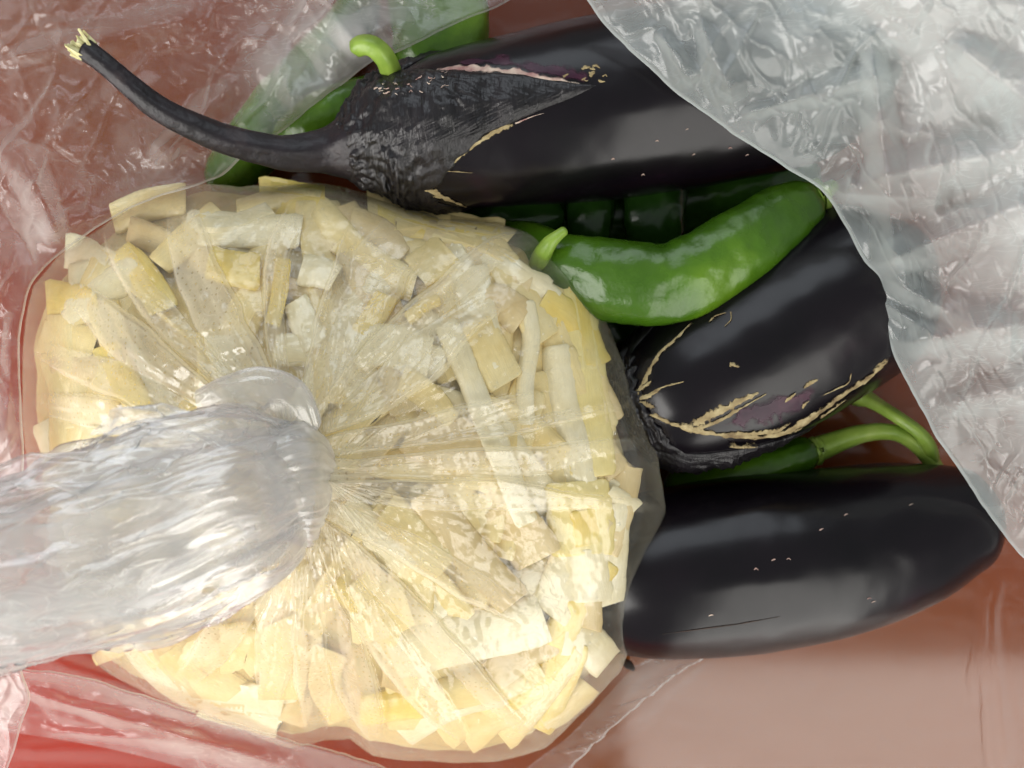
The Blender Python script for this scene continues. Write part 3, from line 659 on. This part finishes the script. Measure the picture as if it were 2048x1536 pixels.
H = [  # pts, width, material, depth, label
 ([(1128, 578), (1140, 640), (1150, 742)], 104, 'straw', .005, 'broad cream strip at the top right of the knotted bag'),
 ([(1150, 570), (1168, 650), (1180, 730)], 30, 'yellow', .0015, 'narrow bright yellow strip at the right rim, nearest the curved pepper'),
 ([(1150, 712), (1165, 830), (1184, 955)], 108, 'straw', .0025, 'wide cream strip under the film pleats at the right rim'),
 ([(1110, 690), (1125, 800), (1150, 900), (1165, 975)], 56, 'pale', .004, 'pale strip beside the wide strips on the right'),
 ([(1152, 962), (1160, 1030), (1166, 1112)], 122, 'straw', .003, 'square cream slab with yellow face, right of the knot'),
 ([(1172, 1018), (1178, 1060), (1180, 1092)], 66, 'yellow', .0012, 'small square golden piece on the slab at the right'),
 ([(1160, 1100), (1166, 1150), (1172, 1205)], 100, 'pale', .002, 'pale square-cut end below the golden piece'),
 ([(890, 645), (930, 735), (975, 850)], 48, 'pale', .0006, 'straight white strip slanting right of the knot, upper piece'),
 ([(972, 838), (1010, 930), (1035, 1000), (1058, 1048)], 50, 'pale', .0008, 'straight white strip slanting right of the knot, lower piece'),
 ([(950, 640), (985, 715), (1012, 768)], 68, 'cream', .002, 'short cream strip with square end beside the upper white strip'),
 ([(1050, 600), (1062, 680), (1050, 760), (1052, 850)], 36, 'pale', .002, 'thin pale curved strip left of the broad strip'),
 ([(970, 605), (1010, 612), (1045, 640)], 70, 'tan', .004, 'tan hollow chunk at the top of the white strip'),
 ([(848, 985), (905, 1060), (960, 1130), (1030, 1205)], 66, 'tan', .0015, 'long tan strip slanting down right of the knot'),
 ([(770, 1015), (820, 1060), (895, 1135)], 70, 'cream', .003, 'cream strip left of the long tan strip'),
 ([(1000, 1010), (1040, 1060), (1080, 1120)], 86, 'tan', .006, 'short tan chunk between the long tan strip and the slab'),
 ([(780, 1312), (860, 1290), (960, 1268), (1090, 1238)], 94, 'pale', .0008, 'big pale strip lying across the lower right of the bag'),
 ([(700, 1240), (760, 1225), (815, 1200)], 100, 'cream', .003, 'broad cream flake below the knot'),
 ([(415, 522), (455, 535), (520, 545)], 62, 'yellow', .001, 'golden yellow wedge above the knot'),
 ([(566, 515), (560, 580), (545, 650)], 32, 'yellow', .0015, 'thin yellow strip right of the golden wedge'),
 ([(775, 590), (750, 630), (722, 668)], 46, 'yellow', .0015, 'lemon yellow piece under a fold, upper right of the knot'),
 ([(880, 598), (845, 615), (815, 640)], 24, 'yellow', .0015, 'thin yellow sliver right of the lemon piece'),
 ([(92, 600), (140, 604), (195, 606)], 74, 'yellow', .0015, 'smooth yellow piece at the far left of the bag'),
 ([(80, 672), (130, 680), (190, 690)], 66, 'cream', .003, 'cream block below the smooth yellow piece'),
 ([(830, 545), (870, 520), (900, 500)], 70, 'cream', .003, 'cream lump under the dotted film at the top'),
 ([(600, 540), (640, 545), (672, 556)], 62, 'pale', .0015, 'white slab above the knot, under the dotted film'),
 ([(590, 600), (610, 650), (632, 690)], 50, 'pale', .002, 'white strip below the white slab'),
 ([(225, 440), (290, 412), (372, 396)], 62, 'cream', .003, 'cream strip along the upper left rim'),
 ([(520, 392), (580, 398), (650, 410)], 72, 'yellow', .004, 'dull yellow flake at the top rim'),
 ([(235, 500), (280, 540), (330, 620)], 52, 'yellow', .003, 'faint yellow strip between the left film folds'),
 ([(130, 500), (170, 510), (205, 540)], 66, 'pale', .003, 'pale chunk at the upper left rim'),
 ([(720, 1420), (780, 1410), (850, 1402)], 62, 'yellow', .002, 'orange yellow piece at the bottom of the bag'),
 ([(880, 1390), (980, 1370), (1110, 1360)], 66, 'cream', .003, 'cream strip along the lower right'),
 ([(440, 1300), (500, 1290), (540, 1330)], 90, 'cream', .002, 'broad cream flake under the bunched tail'),
 ([(560, 1240), (575, 1310), (560, 1400)], 80, 'cream', .002, 'upright cream flake left of the bottom fold'),
 ([(340, 1300), (370, 1330), (430, 1380)], 70, 'cream', .0015, 'cream flake at the lower left corner of the bag'),
 ([(1130, 1270), (1180, 1290), (1215, 1330)], 80, 'pale', .004, 'pale chunk at the lower right rim'),
 ([(1212, 990), (1240, 1005), (1268, 1024)], 44, 'pale', .004, 'white knob at the right rim of the bag'),
 ([(1080, 1440), (1120, 1420), (1180, 1370)], 52, 'cream', .004, 'cream strip along the bottom right rim'),
 ([(660, 1300), (650, 1370), (690, 1440)], 62, 'cream', .003, 'cream strip below the knot by the bottom fold'),
 ([(100, 730), (180, 735), (250, 720)], 40, 'tan', .003, 'tan strip at the left below the cream block'),
 ([(210, 690), (250, 760), (290, 830)], 60, 'yellow', .003, 'yellowish strip running towards the tail on the left'),
 ([(700, 700), (780, 690), (860, 720)], 80, 'pale', .0035, 'pale flake upper right of the knot'),
 ([(820, 860), (880, 880), (960, 900)], 90, 'tan', .006, 'tan slab under the dotted pleats'),
 ([(800, 760), (860, 800), (900, 850)], 60, 'cream', .006, 'cream strip left of the white strip'),
 ([(860, 480), (940, 500), (1020, 540)], 60, 'cream', .006, 'cream strip along the upper right rim'),
 ([(700, 440), (760, 470), (800, 520)], 60, 'tan', .005, 'tan strip under the top fold'),
]
for i, (pts, w, mt_, dp, lab) in enumerate(H):
    strip(pts, w * 1.1, mt_, dp * .45, .0078, lab, i, 1 + .12 * math.sin(i * 2.3), .4 * math.sin(i * 1.7), .2 * math.sin(i * 3.1))
def auto_label(x, y, x1, y1, L_, col):
    mx, my = (x + x1) / 2 - KX, (y + y1) / 2 - KY
    t = bagz(mx + KX, my + KY)[1]
    q = ['three', 'four', 'five', 'six', 'seven', 'eight', 'nine', 'ten', 'eleven', 'twelve', 'one', 'two'][int(((math.degrees(math.atan2(my, mx)) + 15) % 360) // 30)]
    an = math.degrees(math.atan2(y1 - y, x1 - x)) % 180
    d = 'lying level' if an < 25 or an > 155 else 'upright' if 65 < an < 115 else 'slanting down right' if an < 90 else 'slanting up right'
    c = {'cream': 'cream', 'pale': 'whitish', 'tan': 'tan', 'yellow': 'yellow'}[col]
    z = 'near the knot' if t < .45 else 'midway out' if t < .7 else 'near the rim'
    return f"{'short' if L_ < 130 else 'long'} {c} shoot strip {d}, {z}, at {q} o'clock"
cnt = 0
while cnt < 120:
    x, y = rng.uniform(60, 1320), rng.uniform(380, 1510)
    z, t, a = bagz(x, y)
    if t > (.90 if abs(a) < .75 else .92 if abs(a) > 2.6 else .96) or t < .12: continue
    rim_ = cnt < 64
    if rim_ and t < .80: continue
    L_ = rng.uniform(150, 260) if rim_ else rng.uniform(220, 440); an = 3.6 * float(fbm(x / 330, y / 330, 0, 61, 2)) + .9 + rng.normal() * .22
    if rim_ or rng.random() < .15: an = a + math.pi / 2 + rng.normal() * (.28 if rim_ else .5)
    x1, y1 = x + math.cos(an) * L_, y + math.sin(an) * L_
    if bagz(x1, y1)[1] > (.91 if abs(bagz(x1, y1)[2]) < .75 else .92 if abs(bagz(x1, y1)[2]) > 2.6 else .955) or bagz(x1, y1)[1] < .08: continue
    mcol = str(rng.choice(['cream', 'pale', 'tan', 'yellow'], p=[.55, .27, .12, .06]))
    mx_, my_ = (x + x1) / 2 + rng.normal() * 9, (y + y1) / 2 + rng.normal() * 9
    strip([(x, y), (mx_, my_), (x1, y1)], rng.uniform(58, 96), mcol, rng.uniform(.0020, .0040) if rim_ else rng.uniform(.0045, .0070), .0078, auto_label(x, y, x1, y1, L_, mcol), 200 + cnt,
          rng.uniform(.8, 1.15), rng.normal() * .35, rng.normal() * .25)
    cnt += 1

# ------------------------------------------------------------------ knot and bunched tail
def bunch(name, pts, mat, parent, seed, n=170, m=200, amp=.20, freq=7, flat=.6, twist=0.0, cell=(16, 7)):
    t = Tube(pts, n, m, .004, 0, flat=flat)
    def fn(s, th):
        a = th + twist * s / .1 + .5 * fbm(s * 18, np.cos(th), np.sin(th), seed + 31, 2)
        c, q = np.cos(a), np.sin(a)
        r = 1 + amp * (np.abs(fbm(c * freq * .26, q * freq * .26, s * 8, seed, 2)) * 1.3 - .35)
        lon = np.abs(fbm(c * cell[0] * .22, q * cell[0] * .22, s * cell[1], seed + 5, 2))
        cr = crumple(a / 6.28318 * cell[0], s * cell[1] * 2.4, 1.0, seed + 15, 1.0, 0, .8)
        return r + amp * .4 * (lon - .3) + amp * .5 * (cr - .4) + .13 * fbm(s * 26, c * .9, q * .9, seed + 7, 2) + .006 * fbm(s * 120, c * 5, q * 5, seed + 9, 2)
    if name: t.build(name, M[mat], parent, fn, caps=False)
    return t, fn
def fold(t, s0, s1, a0, a1, lift, seed, mat='tailfilm', n=90, m=60):
    '''one loose crinkled layer of film in the bunch, angles in degrees round it'''
    f = np.linspace(0, 1, n)[:, None]; g = np.linspace(0, 1, m)[None, :]
    S0 = s0 + .005 * fbm(g * 4, 0, 0, seed, 3); S1 = s1 + .012 * fbm(g * 4, 3, 0, seed, 3)
    s = S0 + (S1 - S0) * f
    A0 = a0 + 16 * fbm(f * 3, 0, 0, seed + 1, 3); A1 = a1 + 16 * fbm(f * 3, 5, 0, seed + 2, 3)
    a = np.radians(A0 + (A1 - A0) * g)
    w = a * 3.2 + .5 * fbm(s * 30, a * 2, 0, seed + 6, 2)
    e = lift * np.clip(f * 4, .1, 1) + .0055 * fbm(s * 24, a * 1.6, 0, seed + 3, 2) * np.clip(f * 4, .2, 1) + .0026 * crest(fbm(w, s * 13, 0, seed + 4, 2), 2.2, 1.5) + .0005 * crest(fbm(w * 2.6, s * 30, 3, seed + 5, 2), 2.4, 1.5)
    return grid_obj('tail_fold', t.at(s, a, e), M[mat], bag)
TAIL = [(606, 962, .092, 92), (572, 968, .097, 116), (520, 984, .103, 148), (440, 1012, .108, 172), (320, 1058, .112, 188), (200, 1096, .115, 186), (80, 1134, .118, 172), (-60, 1166, .121, 166), (-200, 1210, .124, 150)]
tt1 = Tube(TAIL, 170, 20, .004, 0, flat=.5)
bunch('tail', [(x, y, z - .003, r * .80) for x, y, z, r in TAIL], 'tailfilm', bag, 57, amp=.34, flat=.5, twist=-.4, cell=(12, 9))
for k, (s0, s1, a0, a1, l) in enumerate([(.002, .060, 100, 20, .0), (.002, .066, 40, -45, .002), (.002, .058, -25, -105, .0), (.030, .100, 105, 30, .001), (.036, .110, 50, -30, .003), (.034, .10, -10, -100, .001), (.070, .150, 100, 25, .001), (.076, .150, 45, -40, .003),
                                         (.068, .150, -20, -105, .0), (.012, .075, 20, -30, .005), (.05, .125, 75, 35, .005), (.004, .045, 70, 30, .004)]):
    fold(tt1, s0, s1, a0, a1, l, 300 + 9 * k)
bunch('knot', [(634, 955, .087, 64), (612, 958, .093, 100), (586, 964, .098, 118), (556, 972, .100, 104), (530, 978, .1, 70)], 'tailfilm', bag, 71, 70, 170, amp=.20, flat=.6, cell=(34, 8))
tl, fl_ = bunch('knot_loop', [(602, 880, .093, 46), (572, 812, .096, 56), (520, 786, .098, 54), (460, 792, .098, 42), (398, 806, .095, 26)], 'tailfilm', bag, 81, 90, 130, amp=.12, flat=.40, twist=.6, cell=(5, 26))

# strips whose wording came out alike are told apart by their order from the left
same = {}
for o in bpy.data.objects:
    if o.get('category') == 'bamboo shoot': same.setdefault(o['label'], []).append(o)
for lab, l in same.items():
    if len(l) == 1:
        if lab.endswith("o'clock"): l[0]['label'] = lab + ' from the knot'
        continue
    l.sort(key=lambda o: o.location.x)
    for k, o in enumerate(l):
        o['label'] = lab + (', leftmost' if k == 0 else ', rightmost' if k == len(l) - 1 else ', ' + ['second', 'third', 'fourth', 'fifth', 'sixth', 'seventh'][min(k - 1, 5)] + ' from left')

# small drops clinging under the film
dv, df_ = [], []
for k in range(320):
    while True:
        x, y = rng.uniform(60, 1320), rng.uniform(380, 1500)
        z, t, a = bagz(x, y)
        if .22 < t < .93: break
    r = rng.choice([.00035, .0005, .0007], p=[.6, .3, .1]); c = P(x, y, z + .0002)
    i = len(dv)
    for e in (0, .6, 1.1):
        for q in range(8):
            dv.append(c + r * np.array([math.cos(q * .785) * math.cos(e), math.sin(q * .785) * math.cos(e), .7 * math.sin(e)]))
    dv.append(c + np.array([0, 0, r * .7]))
    for e in range(2):
        for q in range(8): df_.append((i + e * 8 + q, i + e * 8 + (q + 1) % 8, i + e * 8 + 8 + (q + 1) % 8, i + e * 8 + 8 + q))
    for q in range(8): df_.append((i + 16 + q, i + 16 + (q + 1) % 8, i + 24))
M['drop'] = film('water_drop', .02, rough=.05, cr=0, edge=.3, gloss=1.5, lines=0)
dr = mesh_obj('water_drops', dv, df_, M['drop'], bag); dr['kind'] = 'stuff'

# ------------------------------------------------------------------ the open carrier bag
cb = thing('carrier_bag', 'thin translucent white plastic carrier bag spread open around the vegetables', 'plastic bag', (0, 0, 0))
M['base'] = film('bag_film_on_table', .013, (.80, .76, .74), rough=.3, cr=.3, cscale=40, dist=.0014, hvar=1.0, edge=.35, stretch=(1, 3, 1), rot=.5, gloss=.08, lines=.07)
M['flapL'] = film('bag_film_left', .06, (.80, .79, .77), rough=.2, cr=.16, cscale=40, dist=.0018, hvar=.7, edge=.75, stretch=(1, 3, 1), rot=.6, lines=.13, gloss=.5)
M['flapR'] = film('bag_film_right', .36, (.56, .61, .60), rough=.22, cr=.14, cscale=45, dist=.0016, hvar=.2, edge=.7, stretch=(1, 3, 1), rot=-.4, lines=.16, gloss=.45, back=.22)  # tint greyed to stand in for weaker light on this tilted side

X, Y = np.meshgrid(np.linspace(-260, 2320, 330), np.linspace(-260, 1800, 280))
z = .003 + .0045 * np.clip(crumple(X, Y, 260, 101, 2.0, .5), 0, 1.2) + .0018 * np.clip(crumple(X, Y, 90, 102, 2.5, .2), 0, 1)
quiet = sstep(1250, 1450, X) * sstep(1180, 1330, Y)
z = z * (1 - .75 * quiet) + .001
z = z + ridges(X, Y, [(40, 1300, 680, 1500, 46, .020), (60, 1420, 760, 1560, 34, .012), (0, 1500, 420, 1480, 40, .010), (1290, 1330, 1130, 1540, 30, .010), (1420, 1310, 1180, 1500, 26, .008),
                      (0, 60, 420, 30, 26, .010), (0, 160, 260, 60, 22, .008), (60, 330, 330, 100, 26, .010), (1980, 1180, 2010, 1560, 22, .008), (1760, 860, 1900, 900, 16, .008), (1900, 780, 1890, 900, 14, .01), (2000, 1150, 1960, 1400, 18, .007)])
z = np.maximum(z, .0015)
zbase = P(X, Y, z)
grid_obj('bottom_film', zbase[:, ::-1], M['base'], cb)

def flap(name, edge, far, mat, zfn, ns=260, nv=150, seed=0, pw=1.6, lay=None):
    """edge / far: (x, y, z) guide curves; the sheet spans between them"""
    e, _ = catmull([[x, y, zz * 8000] for x, y, zz in edge], ns); f, _ = catmull([[x, y, zz * 8000] for x, y, zz in far], ns)
    e[:, 2] /= 8000; f[:, 2] /= 8000
    jig = 4 * fbm(np.linspace(0, 18, ns), 0, 0, seed, 3)
    T = np.gradient(e[:, :2], axis=0); T /= np.linalg.norm(T, axis=1)[:, None] + 1e-9
    e[:, 0] += -T[:, 1] * jig; e[:, 1] += T[:, 0] * jig
    v = (np.linspace(0, 1, nv) ** pw)[None, :]
    G = e[:, None, :] * (1 - v[..., None]) + f[:, None, :] * v[..., None]
    X, Y, Z = G[..., 0], G[..., 1], G[..., 2]
    d = np.hypot(X - X[:, :1], Y - Y[:, :1])
    Z = Z + zfn(X, Y, d) * np.clip(d / 60, .12, 1) - .0022 * np.clip(1 - d / 9, 0, 1) ** 2
    return grid_obj(name, P(X, Y, np.maximum(Z, .012)), mat, cb, layers=lay(X, Y, d) + .25 * np.clip(1 - d / 7, 0, 1))

def blobs(x, y, l):
    w = 50 * fbm(x / 90, y / 90, 0, 131, 3)
    return sum(a * np.exp(-((np.hypot(x - bx, y - by) + w) / r) ** 2) for bx, by, r, a in l)
EL = [(1060, -60, .052), (1020, 0, .052), (900, 52, .052), (795, 104, .050), (745, 122, .047), (650, 195, .044), (560, 265, .041), (520, 296, .040), (488, 312, .040), (450, 346, .046), (390, 372, .052), (270, 412, .054), (150, 485, .056), (70, 560, .056), (45, 640, .056), (42, 760, .056), (50, 960, .056), (40, 1200, .060), (42, 1330, .062), (62, 1392, .060), (44, 1450, .058), (5, 1560, .058)]
FL = [(960, -260, .05), (900, -260, .05), (800, -260, .05), (640, -260, .05), (500, -260, .05), (400, -260, .05), (300, -260, .05), (200, -260, .05), (100, -260, .05), (0, -260, .05), (-100, -260, .05), (-260, -200, .05), (-260, 0, .05), (-260, 200, .05), (-260, 400, .055), (-260, 600, .055), (-260, 800, .055), (-260, 1000, .05), (-260, 1200, .05), (-260, 1350, .05), (-260, 1500, .05), (-260, 1700, .05)]
RL = [(480, 320, 240, 250, 50, .004), (560, 270, 800, 20, 60, .010), (130, 500, 20, 260, 40, .010), (420, 360, 60, 480, 34, .008), (0, 120, 420, 30, 40, .008), (30, 620, 10, 900, 26, .008), (60, 560, 240, 420, 24, .006), (740, 120, 620, -40, 40, .010), (300, 330, 480, 150, 30, .006)]
flap('side_wall', EL, FL, M['flapL'], lambda x, y, d: .009 * (crumple(x, y, 200, 111, 1.8, .6) - .4) + .0012 * (crumple(x, y, 80, 112, 2.4, .9) - .4) + .0005 * fbm(x / 40, y / 40, 0, 113, 3) + .0016 * crest(fbm(x / 170 + .6 * y / 170, (y - .6 * x) / 420, 0, 160, 3), 5, 1.5) + .0007 * crest(fbm(x / 60 - .5 * y / 60, (y + .5 * x) / 150, 0, 161, 3), 4, 1.5) + ridges(x, y, RL), seed=110, ns=560, nv=220, lay=lambda x, y, d: blobs(x, y, [(640, 90, 130, .30), (560, 200, 90, .16), (760, 20, 110, .22), (330, 320, 90, .10), (10, 480, 80, .24), (10, 900, 90, .40), (10, 1400, 90, .3), (450, 330, 50, .14)]))

ER = [(1130, -60, .082), (1172, 0, .082), (1230, 72, .083), (1300, 140, .083), (1400, 220, .082), (1500, 290, .080), (1580, 340, .077), (1642, 380, .076), (1690, 455, .075), (1728, 522, .074), (1756, 562, .073), (1764, 640, .071), (1782, 700, .069), (1815, 770, .066), (1860, 850, .062), (1930, 960, .056), (2000, 1060, .052), (2060, 1130, .050), (2140, 1220, .048)]
FR = [(1500, -260, .115), (1700, -260, .12), (1850, -260, .125), (2000, -260, .13), (2100, -260, .135), (2200, -200, .135), (2300, -100, .135), (2300, 0, .13), (2300, 100, .13), (2300, 200, .125), (2300, 300, .12), (2300, 400, .115), (2300, 500, .11), (2300, 600, .105), (2300, 700, .10), (2300, 800, .09), (2300, 900, .08), (2300, 1000, .07), (2300, 1150, .06)]
RR = [(1642, 382, 2100, 280, 60, .012), (1642, 384, 1900, 400, 40, .009), (1735, 540, 2100, 380, 55, .012), (1740, 540, 2050, 700, 46, .010), (1740, 60, 1800, 600, 46, .013), (1780, 690, 2100, 640, 50, .010), (1760, 600, 1900, 690, 26, .008),
      (1400, 40, 1470, 200, 36, .008), (1320, 60, 1380, 170, 28, .006), (1480, 230, 1800, 140, 30, .007), (1850, 820, 2100, 760, 40, .008), (1900, 80, 2100, 240, 60, .012)]
flap('side_wall', ER, FR, M['flapR'], lambda x, y, d: .0025 * (crumple(x, y, 300, 121, 2.0, -.4) - .4) + .007 * fbm(x / 240, y / 240, 0, 124, 2) + .0009 * (crumple(x, y, 85, 122, 2.2, .3) - .4) + .0003 * fbm(x / 40, y / 40, 0, 123, 3) + .0016 * crest(fbm(x / 170 + .6 * y / 170, (y - .6 * x) / 420, 0, 160, 3), 5, 1.5) + .0007 * crest(fbm(x / 60 - .5 * y / 60, (y + .5 * x) / 150, 0, 161, 3), 4, 1.5) + .75 * ridges(x, y, RR), seed=120, ns=460, nv=230, lay=lambda x, y, d: .38 * sstep(60, 420, d + 90 * fbm(x / 120, y / 120, 0, 130, 3)))

# loose folds of the same bag lying in front of the bags
flap('loose_fold', [(30, 1336, .030), (160, 1352, .032), (330, 1404, .034), (480, 1452, .032), (640, 1494, .028), (760, 1530, .024), (860, 1580, .02)], [(-120, 1450, .012), (60, 1470, .014), (230, 1500, .014), (380, 1540, .014), (520, 1590, .012), (640, 1640, .012), (760, 1700, .012)], M['flapL'],
     lambda x, y, d: .004 * (crumple(x, y, 150, 141, 2.5, .35) - .4) + .0010 * fbm(x / 30, y / 30, 0, 143, 3) + ridges(x, y, [(40, 1380, 600, 1540, 30, .008), (100, 1460, 420, 1490, 20, .006)]), seed=140, ns=160, nv=60, lay=lambda x, y, d: .10 * np.exp(-(d / 60) ** 2))
flap('loose_fold', [(1460, 1300, .016), (1400, 1320, .018), (1320, 1376, .020), (1230, 1450, .020), (1150, 1530, .018), (1090, 1600, .016)], [(1300, 1315, .010), (1262, 1340, .012), (1215, 1390, .012), (1140, 1470, .012), (1060, 1530, .012), (980, 1600, .012)], M['flapL'],
     lambda x, y, d: .003 * (crumple(x, y, 110, 151, 2.2, -.8) - .4), seed=150, ns=110, nv=40, lay=lambda x, y, d: .08 + 0 * d)
